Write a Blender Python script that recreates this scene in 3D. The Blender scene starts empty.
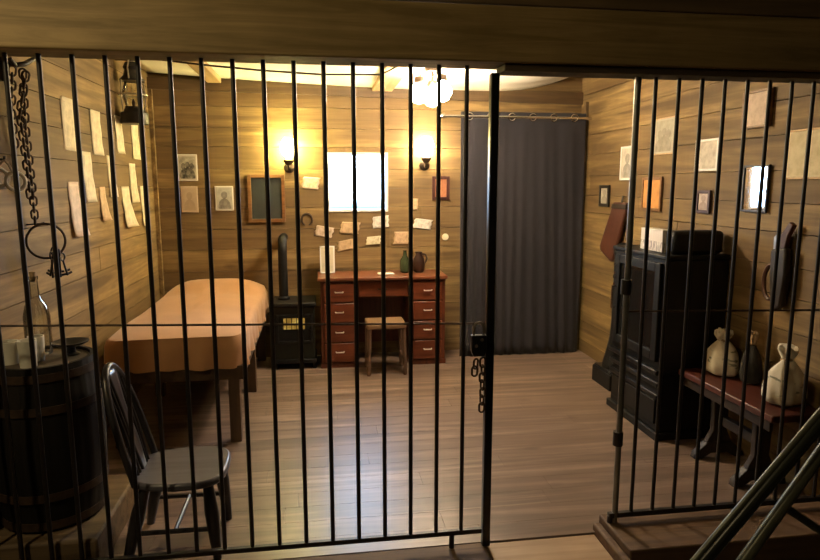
import bpy, bmesh, math, random
from mathutils import Vector, Matrix, Euler
rnd = random.Random(7)
C = bpy.context.scene.collection
PI = math.pi
cos, sin = math.cos, math.sin

# ------------------------------------------------------------------ materials
def srgb(r, g, b):
    f = lambda c: (c/255/12.92) if c/255 <= 0.04045 else ((c/255+0.055)/1.055)**2.4
    return (f(r), f(g), f(b), 1)

class NT:
    def __init__(s, name):
        s.m = bpy.data.materials.new(name); s.m.use_nodes = True
        s.t = s.m.node_tree; s.b = s.t.nodes['Principled BSDF']
    def n(s, typ, **kw):
        x = s.t.nodes.new(typ)
        for k, v in kw.items():
            if k in x.inputs: x.inputs[k].default_value = v
            else: setattr(x, k, v)
        return x
    def l(s, a, b): s.t.links.new(a, b)
    def coord(s, scale=(1, 1, 1), kind='Object'):
        tc = s.n('ShaderNodeTexCoord'); mp = s.n('ShaderNodeMapping'); mp.inputs['Scale'].default_value = scale
        s.l(tc.outputs[kind], mp.inputs['Vector']); return mp.outputs['Vector']
    def ramp(s, fac, stops):
        r = s.n('ShaderNodeValToRGB'); e = r.color_ramp.elements
        while len(e) < len(stops): e.new(0.5)
        for k, (p, c) in enumerate(stops): e[k].position = p; e[k].color = c
        s.l(fac, r.inputs['Fac']); return r.outputs['Color']
    def noise(s, vec, scale=5, detail=5, rough=.6, dist=0):
        x = s.n('ShaderNodeTexNoise', Scale=scale, Detail=detail, Roughness=rough, Distortion=dist)
        s.l(vec, x.inputs['Vector']); return x.outputs['Fac']
    def mixc(s, fac, a, b, mode='MIX'):
        x = s.n('ShaderNodeMix', data_type='RGBA', blend_type=mode)
        if isinstance(fac, (int, float)): x.inputs[0].default_value = fac
        else: s.l(fac, x.inputs[0])
        for i, v in ((6, a), (7, b)):
            if isinstance(v, tuple): x.inputs[i].default_value = v
            else: s.l(v, x.inputs[i])
        return x.outputs[2]
    def math(s, op, a, b=0.0, clamp=False):
        x = s.n('ShaderNodeMath', operation=op); x.use_clamp = clamp
        for i, v in ((0, a), (1, b)):
            if isinstance(v, (int, float)): x.inputs[i].default_value = v
            else: s.l(v, x.inputs[i])
        return x.outputs[0]
    def bump(s, h, strength=.2, dist=.01):
        x = s.n('ShaderNodeBump', Strength=strength, Distance=dist)
        s.l(h, x.inputs['Height']); s.l(x.outputs['Normal'], s.b.inputs['Normal'])
    def col(s, c):
        if isinstance(c, tuple): s.b.inputs['Base Color'].default_value = c
        else: s.l(c, s.b.inputs['Base Color'])
    def set(s, rough=.6, metal=0, spec=None):
        s.b.inputs['Roughness'].default_value = rough; s.b.inputs['Metallic'].default_value = metal
        if spec is not None: s.b.inputs['Specular IOR Level'].default_value = spec

def mul(c, k): return (c[0]*k, c[1]*k, c[2]*k, 1)

def plain(name, c, rough=.6, metal=0, var=.25, scale=8, bump=0.0, stretch=(1, 1, 1), spec=None):
    t = NT(name); v = t.coord(stretch)
    f = t.noise(v, scale, 5)
    t.col(t.ramp(f, [(.3, mul(c, 1-var)), (.7, mul(c, 1+var))])); t.set(rough, metal, spec)
    if bump: t.bump(t.noise(v, scale*5, 4), bump, .004)
    return t.m

def wood(name, c1, c2, axis=0, rough=.6, tone=False, grain=1.0, bump=.25, c3=None, spec=None):
    t = NT(name)
    sc = [22, 22, 22]; sc[axis] = 1.3
    v = t.coord(tuple(sc)); v2 = t.coord((2.5, 2.5, 2.5))
    g = t.noise(v, 1.0*grain, 7, .65, .6)
    big = t.noise(v2, 1.2, 3)
    base = t.ramp(g, [(.38, c1), (.62, c2)])
    if tone:
        s2 = [9, 9, 9]; s2[axis] = .55
        st = t.noise(t.coord(tuple(s2)), 1.0, 4, .55, .9)
        base = t.mixc(t.ramp(st, [(.40, (0, 0, 0, 1)), (.64, (1, 1, 1, 1))]), base, mul(c1, .48))
        a = t.n('ShaderNodeAttribute'); a.attribute_name = 'tone'
        base = t.mixc(t.math('MULTIPLY', a.outputs['Fac'], .72), base, c3 or mul(c1, .55))
        # knots
        vv = list((2.2, 5.0, 5.0)); 
        vs = [5.0, 5.0, 5.0]; vs[axis] = 2.2
        vo = t.n('ShaderNodeTexVoronoi', Scale=1.0); t.l(t.coord(tuple(vs)), vo.inputs['Vector'])
        k = t.ramp(vo.outputs['Distance'], [(.05, (1, 1, 1, 1)), (.16, (0, 0, 0, 1))])
        base = t.mixc(t.math('MULTIPLY', k, .55), base, mul(c1, .35))
    base = t.mixc(t.ramp(big, [(.35, (0, 0, 0, 1)), (.75, (.55, .55, .55, 1))]), base, mul(c1, .7))
    t.col(base); t.set(rough, 0, spec)
    if bump: t.bump(g, bump, .004)
    return t.m

M = {}
W1, W2, W3 = (.21, .13, .046, 1), (.40, .272, .105, 1), (.12, .072, .027, 1)
M['plank_x'] = wood('plank_x', W1, W2, 0, .72, True, c3=W3)
M['plank_y'] = wood('plank_y', W1, W2, 1, .72, True, c3=W3)
M['floor'] = wood('laminate', (.20, .138, .105, 1), (.42, .305, .235, 1), 0, .36, True, bump=.05, c3=(.16, .11, .085, 1), spec=.6)
M['beam'] = wood('beam_wood', (.20, .135, .045, 1), (.36, .25, .10, 1), 0, .65)
M['beam_dark'] = wood('dark_beam_wood', (.10, .065, .03, 1), (.17, .11, .05, 1), 0, .65)
M['beam_y'] = wood('ceiling_beam_wood', (.33, .22, .10, 1), (.48, .34, .17, 1), 1, .65)
M['crown'] = wood('crown_wood', (.075, .043, .017, 1), (.13, .08, .032, 1), 0, .6)
M['step'] = wood('step_wood', (.085, .045, .022, 1), (.15, .085, .042, 1), 0, .7)
M['rough_step'] = wood('rough_step_wood', (.085, .055, .028, 1), (.17, .115, .06, 1), 0, .7, bump=.6)
M['landing'] = wood('landing_wood', (.34, .22, .13, 1), (.47, .33, .21, 1), 0, .5, bump=.08)
M['hall'] = wood('hall_wood', (.05, .034, .018, 1), (.09, .06, .032, 1), 0, .7)
M['iron'] = plain('black_iron', (.012, .009, .008, 1), .42, .0, .3, 20, .05, spec=.5)
M['iron_gloss'] = plain('blackened_steel', (.02, .02, .022, 1), .3, .6, .2, 12)
M['steel'] = plain('worn_steel', (.5, .48, .45, 1), .3, 1, .2, 15)
M['chrome'] = plain('chrome', (.75, .73, .7, 1), .18, 1, .05, 10)
M['rust'] = plain('rusty_iron', (.05, .03, .018, 1), .6, .4, .4, 30, .2)
M['stove'] = plain('cast_iron', (.006, .006, .006, 1), .5, 0, .2, 30, .08, spec=.25)
M['stove_green'] = plain('dark_green_enamel', (.007, .010, .007, 1), .35, .1, .2, 20)
M['rail_paint'] = plain('dark_green_gloss_paint', (.02, .023, .016, 1), .32, 0, .2, 10)
M['rail_lit'] = plain('lit_rail_edge', (.085, .088, .06, 1), .35, .3, .3, 12)  # paler than the rail paint: the highlight on the rails put into the colour
M['nickel'] = plain('bright_nickel', (.75, .72, .66, 1), .3, .35, .05, 12)
M['canvas'] = plain('white_canvas', (.82, .79, .72, 1), .9, 0, .06, 3, .05)
M['paper'] = plain('cream_paper', (.66, .58, .40, 1), .85, 0, .15, 25)
M['paper_pink'] = plain('faded_pink_paper', (.60, .46, .36, 1), .85, 0, .15, 25)
M['paper_tan'] = plain('tan_paper', (.55, .38, .22, 1), .85, 0, .2, 25)
M['white_paper'] = plain('white_paper', (.72, .68, .6, 1), .8, 0, .1, 25)
M['mahog'] = wood('mahogany', (.10, .024, .009, 1), (.175, .047, .017, 1), 0, .38, bump=.05, spec=.5)
M['mahog_top'] = wood('polished_mahogany', (.125, .038, .016, 1), (.185, .065, .028, 1), 0, .32, bump=.03, spec=.5)
M['mahog_v'] = wood('mahogany_upright', (.075, .018, .007, 1), (.13, .034, .013, 1), 2, .4, bump=.05)
M['bed_wood'] = wood('dark_bed_wood', (.045, .025, .012, 1), (.085, .048, .022, 1), 1, .5)
M['bed_leg'] = wood('dark_leg_wood', (.07, .04, .02, 1), (.12, .07, .035, 1), 2, .5)
M['stool_seat'] = wood('worn_tan_wood', (.17, .095, .045, 1), (.25, .15, .075, 1), 0, .5)
M['stool_leg'] = wood('brown_leg_wood', (.11, .066, .045, 1), (.17, .105, .07, 1), 2, .5)
M['chair'] = plain('dark_chair_paint', (.022, .020, .022, 1), .33, 0, .3, 12, spec=.55)
M['chair_seat'] = wood('dark_grey_seat_wood', (.066, .066, .086, 1), (.11, .11, .135, 1), 0, .34, bump=.08, spec=.6)
M['barrel'] = wood('blackened_stave', (.005, .0042, .0035, 1), (.013, .010, .008, 1), 2, .65, spec=.25)
M['barrel_lid'] = wood('worn_barrel_lid', (.06, .045, .03, 1), (.13, .10, .065, 1), 0, .5)
M['leather'] = plain('dark_brown_leather', (.018, .011, .007, 1), .5, 0, .3, 15, .15)
M['red_leather'] = plain('red_brown_leather', (.065, .020, .010, 1), .5, 0, .25, 10, .15)
M['bench_top'] = wood('red_bench_wood', (.050, .011, .007, 1), (.09, .022, .012, 1), 1, .45, bump=.06)
M['bench'] = wood('dark_bench_wood', (.013, .007, .005, 1), (.025, .013, .008, 1), 2, .55)
M['gilt'] = plain('gilt_frame', (.30, .17, .05, 1), .45, .2, .25, 20)
M['brown_frame'] = wood('brown_frame_wood', (.16, .075, .025, 1), (.26, .13, .05, 1), 0, .45)
M['red_frame'] = plain('dark_red_frame', (.045, .012, .010, 1), .4, 0, .2, 20)
M['black_frame'] = plain('black_frame', (.02, .016, .013, 1), .4, 0, .2, 20)
M['amber'] = plain('amber_print', (.62, .27, .07, 1), .7, 0, .3, 14)
M['white_pvc'] = plain('white_window_frame', (.78, .76, .72, 1), .4, 0, .03, 5)
M['bulb_metal'] = plain('antique_brass', (.07, .05, .035, 1), .4, .8, .2, 15)
M['porcelain'] = plain('pale_porcelain', (.72, .64, .46, 1), .4, 0, .1, 8)
M['bottle_green'] = plain('green_ceramic', (.028, .04, .018, 1), .25, 0, .2, 8)
M['brown_jug'] = plain('brown_stoneware', (.03, .014, .010, 1), .3, 0, .2, 8)
M['frost'] = plain('frosted_tumbler', (.62, .60, .52, 1), .35, 0, .12, 12)
M['cable'] = plain('dark_cable', (.03, .02, .012, 1), .6)
M['dark_cloth'] = plain('dark_cloth', (.02, .018, .014, 1), .85, 0, .3, 18, .3)
M['tan_cloth'] = plain('tan_cloth', (.30, .20, .11, 1), .85, 0, .3, 18, .3)
M['mirror'] = plain('mirror_glass', (.86, .88, .9, 1), .03, 1, .01, 3)

def glass_mat(name, tint=(1, 1, 1, 1), gl=.12):
    t = NT(name); out = t.t.nodes['Material Output']
    tr = t.n('ShaderNodeBsdfTransparent'); tr.inputs['Color'].default_value = tint
    g = t.n('ShaderNodeBsdfGlossy', Roughness=.04)
    mx = t.n('ShaderNodeMixShader'); lw = t.n('ShaderNodeLayerWeight', Blend=.25)
    mp = t.math('MULTIPLY_ADD', lw.outputs['Fresnel'], .8); 
    t.t.nodes[-1].inputs[2].default_value = gl*.3
    t.l(mp, mx.inputs[0]); t.l(tr.outputs[0], mx.inputs[1]); t.l(g.outputs[0], mx.inputs[2]); t.l(mx.outputs[0], out.inputs['Surface'])
    return t.m
M['glass'] = glass_mat('window_glass')
M['clear'] = glass_mat('clear_glass', (.93, .92, .85, 1), .5)

def emit_mat(name, c, s):
    t = NT(name); t.col(c); t.b.inputs['Emission Color'].default_value = c; t.b.inputs['Emission Strength'].default_value = s; return t.m
M['bulb_yellow'] = emit_mat('yellow_lit_shade', (1, .82, .28, 1), 250)
M['bulb_warm'] = emit_mat('warm_lit_shade', (1, .78, .46, 1), 160)
M['bulb_white'] = emit_mat('bright_lit_bulb', (1, .78, .53, 1), 270)

def fabric(name, c, stripe=None, rough=.9, var=.15, axis='X'):
    t = NT(name); v = t.coord((1, 1, 1))
    f = t.noise(v, 5, 6); base = t.ramp(f, [(.3, mul(c, 1-var)), (.7, mul(c, 1+var))])
    t.col(base); t.set(rough); t.b.inputs['Sheen Weight'].default_value = .2
    t.bump(t.noise(t.coord((220, 220, 220)), 1, 2), .15, .002); return t.m
M['curtain'] = fabric('grey_curtain_cloth', (.0105, .0098, .0155, 1))
M['blanket'] = fabric('tan_blanket_cloth', (.42, .225, .10, 1), var=.08)
M['mattress'] = fabric('grey_ticking', (.3, .27, .22, 1))

def sack_mat():
    t = NT('printed_sack_cloth'); v = t.coord((1, 1, 1))
    base = t.ramp(t.noise(v, 9, 5), [(.3, (.60, .53, .40, 1)), (.7, (.80, .74, .60, 1))])
    s = t.noise(t.coord((14, 14, 42)), 1, 3, .5, .4)
    z = t.n('ShaderNodeSeparateXYZ'); t.l(t.coord(), z.inputs[0])
    band = t.math('MULTIPLY', t.math('GREATER_THAN', z.outputs['Z'], .05), t.math('LESS_THAN', z.outputs['Z'], .15))
    k = t.math('MULTIPLY', t.ramp(s, [(.60, (0, 0, 0, 1)), (.66, (1, 1, 1, 1))]), band)
    t.col(t.mixc(t.math('MULTIPLY', k, .75), base, (.10, .12, .07, 1))); t.set(.9)
    t.bump(t.noise(t.coord((160, 160, 160)), 1, 2), .25, .002); return t.m
M['sack'] = sack_mat()

def print_mat(name, paper, ink, w, h, kind='portrait', amount=.85):
    """procedural printed picture on a sheet w x h lying in local XZ."""
    t = NT(name); sep = t.n('ShaderNodeSeparateXYZ'); t.l(t.coord(), sep.inputs[0])
    X, Z = sep.outputs['X'], sep.outputs['Z']
    def ell(cx, cz, rx, rz):
        a = t.math('DIVIDE', t.math('SUBTRACT', X, cx*w), rx*w); b = t.math('DIVIDE', t.math('SUBTRACT', Z, cz*h), rz*h)
        d = t.math('ADD', t.math('MULTIPLY', a, a), t.math('MULTIPLY', b, b))
        return t.math('LESS_THAN', d, 1.0)
    n = t.noise(t.coord((1, 1, 1)), 14/max(w, h)*.35, 5)
    inside = t.math('MULTIPLY', t.math('LESS_THAN', t.math('ABSOLUTE', X), w*.41), t.math('LESS_THAN', t.math('ABSOLUTE', Z), h*.42))
    if kind == 'portrait':
        fig = t.math('MAXIMUM', ell(0, .14, .17, .15), ell(0, -.34, .34, .34))
        f = t.math('ADD', t.math('MULTIPLY', fig, .5), t.math('MULTIPLY', t.math('MULTIPLY', t.math('SUBTRACT', n, .3), 2.0, True), .6))
    elif kind == 'group':
        fig = t.math('MAXIMUM', ell(-.2, .05, .11, .12), ell(.02, .1, .11, .12)); fig = t.math('MAXIMUM', fig, ell(.22, .05, .11, .12))
        fig = t.math('MAXIMUM', fig, ell(0, -.3, .38, .3))
        f = t.math('ADD', t.math('MULTIPLY', fig, .42), t.math('MULTIPLY', t.math('MULTIPLY', t.math('SUBTRACT', n, .3), 2.2, True), .75))
    elif kind == 'dark':
        f = t.math('ADD', .55, t.math('MULTIPLY', n, .6))
    else:   # faded drawing / smudges
        f = t.math('MULTIPLY', t.math('SUBTRACT', n, .42), 2.6, True)
    k = t.math('MULTIPLY', t.math('MULTIPLY', f, amount, True), inside)
    t.col(t.mixc(k, paper, ink)); t.set(.6); return t.m

# ------------------------------------------------------------------ mesh builder
class MB:
    def __init__(s): s.bm = bmesh.new(); s.tone = s.bm.faces.layers.float.new('tone')
    def _mark(s, faces, tone):
        for f in faces: f[s.tone] = tone
    def box(s, a, b, rot=None, tone=0.0, about=None):
        x0, y0, z0 = a; x1, y1, z1 = b
        vs = [s.bm.verts.new((x, y, z)) for x in (x0, x1) for y in (y0, y1) for z in (z0, z1)]
        if rot is not None:
            c = Vector(about) if about else (Vector(a)+Vector(b))/2
            R = Euler(rot).to_matrix()
            for v in vs: v.co = c + R @ (v.co-c)
        q = [(0, 1, 3, 2), (4, 6, 7, 5), (0, 4, 5, 1), (2, 3, 7, 6), (0, 2, 6, 4), (1, 5, 7, 3)]
        s._mark([s.bm.faces.new([vs[i] for i in f]) for f in q], tone); return s
    def hexa(s, pts):
        """8 points: bottom 4 ccw, top 4 ccw"""
        v = [s.bm.verts.new(p) for p in pts]
        for f in ((3, 2, 1, 0), (4, 5, 6, 7), (0, 1, 5, 4), (1, 2, 6, 5), (2, 3, 7, 6), (3, 0, 4, 7)): s.bm.faces.new([v[i] for i in f])
        return s
    def tube(s, pts, r, seg=10, closed=False, cap=True):
        pts = [Vector(p) for p in pts]; n = len(pts)
        rs = r if isinstance(r, (list, tuple)) else [r]*n
        rings = []; prev = None
        for i, p in enumerate(pts):
            if closed: d = pts[(i+1) % n]-pts[i-1]
            elif i == 0: d = pts[1]-p
            elif i == n-1: d = p-pts[i-1]
            else: d = (pts[i+1]-p).normalized()+(p-pts[i-1]).normalized()
            d.normalize()
            if prev is None:
                up = Vector((0, 0, 1)) if abs(d.z) < .9 else Vector((1, 0, 0)); u = d.cross(up).normalized()
            else:
                u = prev-d*prev.dot(d); u.normalize()
            prev = u; w = d.cross(u)
            rings.append([s.bm.verts.new(p+(u*cos(2*PI*k/seg)+w*sin(2*PI*k/seg))*rs[i]) for k in range(seg)])
        m = n if closed else n-1
        for i in range(m):
            A, B = rings[i], rings[(i+1) % n]
            for k in range(seg): s.bm.faces.new([A[k], A[(k+1) % seg], B[(k+1) % seg], B[k]])
        if cap and not closed: s.bm.faces.new(rings[0][::-1]); s.bm.faces.new(rings[-1])
        return s
    def lathe(s, prof, c=(0, 0, 0), seg=28, fn=None, cap=True):
        """prof: (r,z) bottom to top"""
        rings = []
        for (r, z) in prof:
            ring = []
            for k in range(seg):
                a = 2*PI*k/seg; p = Vector((r*cos(a), r*sin(a), z))
                if fn: p = fn(p, a, r, z)
                ring.append(s.bm.verts.new(p+Vector(c)))
            rings.append(ring)
        for A, B in zip(rings, rings[1:]):
            for k in range(seg): s.bm.faces.new([A[k], A[(k+1) % seg], B[(k+1) % seg], B[k]])
        if cap: s.bm.faces.new(rings[0][::-1]); s.bm.faces.new(rings[-1])
        return s
    def prism(s, outline, t, plane='XZ', off=0.0):
        """outline 2D ccw; extruded by t in the third axis starting at off"""
        def P(u, v, w): return {'XZ': (u, w, v), 'XY': (u, v, w), 'YZ': (w, u, v)}[plane]
        A = [s.bm.verts.new(P(u, v, off)) for u, v in outline]; B = [s.bm.verts.new(P(u, v, off+t)) for u, v in outline]
        s.bm.faces.new(A); s.bm.faces.new(B[::-1]); n = len(A)
        for k in range(n): s.bm.faces.new([A[k], B[k], B[(k+1) % n], A[(k+1) % n]])
        return s
    def grid(s, nx, ny, f, thick=None):
        V = [[s.bm.verts.new(f(i/nx, j/ny)) for j in range(ny+1)] for i in range(nx+1)]
        for i in range(nx):
            for j in range(ny): s.bm.faces.new([V[i][j], V[i+1][j], V[i+1][j+1], V[i][j+1]])
        return s
    def xf(s, mat): bmesh.ops.transform(s.bm, matrix=mat, verts=s.bm.verts); return s
    def build(s, name, mat, parent=None, smooth=True, bev=0.0, loc=None, solid=0.0, sub=0):
        bmesh.ops.recalc_face_normals(s.bm, faces=s.bm.faces)
        me = bpy.data.meshes.new(name); s.bm.to_mesh(me); s.bm.free()
        me.materials.append(M[mat] if isinstance(mat, str) else mat)
        o = bpy.data.objects.new(name, me); C.objects.link(o)
        if smooth:
            for p in me.polygons: p.use_smooth = True
            try: me.set_sharp_from_angle(angle=math.radians(40))
            except Exception: pass
        if solid:
            md = o.modifiers.new('solid', 'SOLIDIFY'); md.thickness = solid; md.offset = 0
        if bev:
            md = o.modifiers.new('bevel', 'BEVEL'); md.width = bev; md.segments = 2; md.limit_method = 'ANGLE'; md.angle_limit = math.radians(50)
        if sub:
            md = o.modifiers.new('sub', 'SUBSURF'); md.levels = sub; md.render_levels = sub
        if parent: o.parent = parent
        if loc: o.location = loc
        return o

def thing(name, label, cat, loc=(0, 0, 0), rz=0.0, group=None):
    o = bpy.data.objects.new(name, None); C.objects.link(o); o.empty_display_size = .1
    o.location = loc; o.rotation_euler = (0, 0, rz); o['label'] = label; o['category'] = cat
    if group: o['group'] = group
    return o
def tag(o, label, cat, group=None):
    o['label'] = label; o['category'] = cat
    if group: o['group'] = group
    return o
def struct(o): o['kind'] = 'structure'; return o
def cp(o, parent, loc=None, rot=None):
    c = o.copy(); C.objects.link(c); c.parent = parent
    if loc is not None: c.location = loc
    if rot is not None: c.rotation_euler = rot
    return c
def copy_tree(root, label, loc, rz=None):
    r = root.copy(); C.objects.link(r); r.location = loc; r['label'] = label
    if rz is not None: r.rotation_euler = (0, 0, rz)
    for ch in list(root.children):
        c = ch.copy(); C.objects.link(c); c.parent = r
        for g in ch.children:
            d = g.copy(); C.objects.link(d); d.parent = c
    return r

# ------------------------------------------------------------------ room
XL, XR, YF, YB, ZT = -1.33, 2.33, 2.37, 5.42, 2.62
def plank_wall(name, axis, lo, hi, z0, z1, face, depth, mat, hole=None, course=.168, seed=1):
    """axis 0: runs along X at y=face (into +y by depth); axis 1: runs along Y at x=face."""
    r = random.Random(seed); m = MB(); z = z0
    while z < z1-.01:
        h = min(course*r.uniform(.88, 1.12), z1-z); u = lo-r.uniform(0, 1.2)
        while u < hi:
            L = r.uniform(2.0, 3.6); a, b = max(u, lo), min(u+L, hi); u += L
            if b-a < .02: continue
            segs = [(a, b, z, z+h)]
            if hole:
                hx0, hx1, hz0, hz1 = hole; out = []
                for (p, q, c, d) in segs:
                    if q <= hx0 or p >= hx1 or d <= hz0 or c >= hz1: out.append((p, q, c, d)); continue
                    if p < hx0: out.append((p, hx0, c, d))
                    if q > hx1: out.append((hx1, q, c, d))
                    if c < hz0: out.append((max(p, hx0), min(q, hx1), c, hz0))
                    if d > hz1: out.append((max(p, hx0), min(q, hx1), hz1, d))
                segs = out
            t = r.random(); j = r.uniform(0, .004)
            for (p, q, c, d) in segs:
                g = .0018
                s = 1 if depth > 0 else -1
                A, B = face+s*j, face+depth
                lo_, hi_ = min(A, B), max(A, B)
                if axis == 0: m.box((p+.001, lo_, c+g), (q-.001, hi_, d-g), tone=t)
                else: m.box((lo_, p+.001, c+g), (hi_, q-.001, d-g), tone=t)
        z += h
    return struct(m.build(name, mat, smooth=False))
WX0, WX1, WZ0, WZ1 = .075, .60, 1.262, 1.765
plank_wall('wall_back', 0, XL-.06, XR+.06, -.05, ZT, YB, .06, 'plank_x', hole=(WX0, WX1, WZ0, WZ1), seed=3)
plank_wall('wall_left', 1, 2.30, YB, -.05, ZT, XL, -.06, 'plank_y', seed=5)
plank_wall('wall_right', 1, 2.30, YB, -.05, ZT, XR, .06, 'plank_y', seed=8)
# sealed backing behind the planks so no daylight leaks in
m = MB(); m.box((XL-.3, YB+.062, -.3), (WX0, YB+.10, 2.9)); m.box((WX1, YB+.062, -.3), (XR+.3, YB+.10, 2.9))
m.box((WX0, YB+.062, -.3), (WX1, YB+.10, WZ0)); m.box((WX0, YB+.062, WZ1), (WX1, YB+.10, 2.9)); struct(m.build('wall_back_sheathing', 'hall', smooth=False))
struct(MB().box((XL-.10, 2.30, -.3), (XL-.062, YB+.1, 2.9)).build('wall_left_sheathing', 'hall', smooth=False))
struct(MB().box((XR+.062, 2.30, -.3), (XR+.10, YB+.1, 2.9)).build('wall_right_sheathing', 'hall', smooth=False))
# floor planks
m = MB(); y = YF; r = random.Random(11); k = 0
while y < YB:
    h = min(.135, YB-y); u = XL-r.uniform(0, 1.1)
    while u < XR:
        a, b = max(u, XL), min(u+1.25, XR); u += 1.25
        if b-a > .01: m.box((a+.0006, y+.0006, -.03), (b-.0006, y+h-.0006, 0), tone=r.random())
    y += h
struct(m.build('floor', 'floor', smooth=False))
struct(MB().box((XL-.1, 2.2, -.2), (XR+.1, YB+.1, -.031)).build('floor_joists', 'hall', smooth=False))
# canvas ceiling, sagging in the middle, rising to both side walls
def canvas_z(x):
    if x < .9: return 2.293+.09*((.9-x)/2.23)**1.5
    if x > 1.45: return 2.293+.19*((x-1.45)/.88)**2.3
    return 2.293
m = MB(); m.grid(40, 12, lambda u, v: (XL+.005+u*(XR-XL-.01), 2.44+v*(YB-2.45), canvas_z(XL+u*(XR-XL))+.004*sin(9*v*PI)*sin(7*u*PI)))
struct(m.build('ceiling', 'canvas', solid=.004))
struct(MB().box((XL-.1, 2.3, ZT), (XR+.1, YB+.1, ZT+.06)).build('ceiling_roof', 'hall', smooth=False))
# crown board on the back wall, a touch lower to the right
m = MB(); y0, y1 = YB-.035, YB
m.hexa([(XL, y0, 2.252), (XR, y0, 2.192), (XR, y1, 2.192), (XL, y1, 2.252), (XL, y0, 2.342), (XR, y0, 2.296), (XR, y1, 2.296), (XL, y1, 2.342)])
struct(m.build('trim_1', 'crown', smooth=False))
struct(MB().box((-.865, 2.45, 2.306), (-.755, YB-.036, 2.40)).build('trim_2', 'beam_y', bev=.006))
struct(MB().box((.465, 2.45, 2.268), (.635, YB-.036, 2.38)).build('trim_3', 'beam_y', bev=.006))
# header beam over the bars, board above it, dark batten under its right half
struct(MB().box((-2.4, 2.27, 1.936), (3.2, 2.43, 2.131)).build('trim_4', 'beam', bev=.006))
struct(MB().box((-2.4, 2.285, 2.137), (3.2, 2.41, 2.75)).build('trim_5', 'beam_dark', bev=.004))
struct(MB().box((.685, 2.29, 1.910), (2.6, 2.40, 1.936)).build('trim_6', 'hall', bev=.003))
struct(MB().box((XL, YB-.03, -.0), (XL+.03, YB, 2.25)).build('trim_7', 'plank_y'))
struct(MB().box((XR-.025, YB-.16, 0), (XR, YB-.12, 2.2)).build('trim_8', 'beam_dark'))
# front side walls and the hall the photographer stands in
struct(MB().box((-2.6, 2.27, -.3), (XL-.10, 2.43, 2.75)).build('wall_front_left', 'hall'))
struct(MB().box((XR+.10, 2.27, -.3), (3.3, 2.43, 2.75)).build('wall_front_right', 'hall'))
struct(MB().box((-2.6, -1.6, -.16), (3.3, 2.3, -.12)).build('floor_hall', 'hall'))
struct(MB().box((-2.66, -1.6, -.3), (-2.6, 2.4, 2.8)).build('wall_hall_left', 'hall'))
struct(MB().box((3.3, -1.6, -.3), (3.36, 2.4, 2.8)).build('wall_hall_right', 'hall'))
struct(MB().box((-2.66, -1.66, -.3), (3.36, -1.6, 2.8)).build('wall_hall_back', 'hall'))
struct(MB().box((-2.66, -1.66, 2.75), (3.36, 2.44, 2.8)).build('ceiling_hall', 'hall'))
# thresholds and steps
struct(MB().box((-.86, 2.02, -.12), (.665, 2.366, -.001)).build('trim_9', 'step', bev=.004))
struct(MB().box((.672, 1.5, -.12), (1.155, 2.366, -.006)).build('trim_10', 'landing', bev=.003))
m = MB(); m.box((1.20, 2.135, -.12), (XR+.09, 2.42, .055)); struct(m.build('trim_11', 'step', bev=.006))
m = MB(); m.box((1.162, 2.10, -.12), (1.197, 2.40, .030)); struct(m.build('trim_12', 'step', bev=.008))
struct(MB().box((XL+.002, 2.372, 0.0), (-.875, 2.94, .145)).build('trim_13', 'rough_step', bev=.012))
# window
w = struct(bpy.data.objects.new('window_1', None)); C.objects.link(w); w.location = ((WX0+WX1)/2, YB, (WZ0+WZ1)/2)
hw, hh = (WX1-WX0)/2, (WZ1-WZ0)/2
def ring(mb, hw, hh, t, y0, y1, cz=0, tl=None, tb=None):
    mb.box((-hw, y0, cz-hh), (-hw+(tl or t), y1, cz+hh)); mb.box((hw-t, y0, cz-hh), (hw, y1, cz+hh))
    mb.box((-hw+(tl or t), y0, cz+hh-t), (hw-t, y1, cz+hh)); mb.box((-hw+(tl or t), y0, cz-hh), (hw-t, y1, cz-hh+(tb or t)))
    return mb
ring(MB(), hw, hh, .022, -.012, .09).build('window_frame', 'white_pvc', w, smooth=False, bev=.003)
MB().box((-hw+.02, .05, -hh+.02), (hw-.02, .055, hh-.02)).build('glass_pane', 'glass', w, smooth=False)

# ------------------------------------------------------------------ bars
GY = 2.348
gate = thing('jail_gate', 'long black iron jail gate of upright bars left of the open doorway', 'gate', (.6637, GY, 0))
bar0 = MB().tube([(0, 0, .07), (0, 0, 1.934)], .0084, 12).build('bar', 'iron', gate)
S = .1058
bar0.location = (-S, 0, 0)
for k in range(2, 19): cp(bar0, gate, (-S*k, 0, 0))
MB().box((-.0165, -.0165, 0.001), (.0165, .0165, 1.909)).build('gate_post', 'iron_gloss', gate, bev=.004)
MB().box((-1.97, -.010, .058), (-.019, .010, .078)).build('bottom_rail', 'iron', gate, bev=.002)
MB().tube([(-1.97, .012, 1.004), (-.019, .012, .950)], .0042, 8).build('middle_rail', 'rust', gate)
MB().tube([(-.145, 0, .001), (-.145, 0, .06)], .011, 10).build('floor_bolt', 'iron', gate)
M['post'] = plain('worn_grey_post', (.20, .20, .19, 1), .36, .8, .2, 12)
fp = thing('barred_panel', 'fixed panel of black iron bars on the wooden step right of the doorway', 'bars', (1.237, GY, .056))
b0 = MB().tube([(0, 0, .035), (0, 0, 1.853)], .0080, 12).build('bar', 'iron', fp); b0.location = (.074, 0, 0)
for k in range(1, 11): cp(b0, fp, (.074+.0981*k, 0, 0))
MB().tube([(0, 0, 0), (0, 0, 1.853)], .0128, 14).build('panel_post', 'post', fp)
MB().box((-.03, -.011, .022), (1.09, .011, .044)).build('bottom_rail', 'iron', fp, bev=.002)
MB().tube([(.01, .012, .925), (1.09, .012, .90)], .0045, 8).build('middle_rail', 'rust', fp)
MB().tube([(-.022, 0, .03), (-.022, 0, 0.0)], .012, 10).build('foot', 'iron', fp)
for zz in (1.0, .35):
    MB().tube([(-.004, 0, zz), (-.004, 0, zz+.06)], .021, 12).build('hinge', 'iron', fp)

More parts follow.
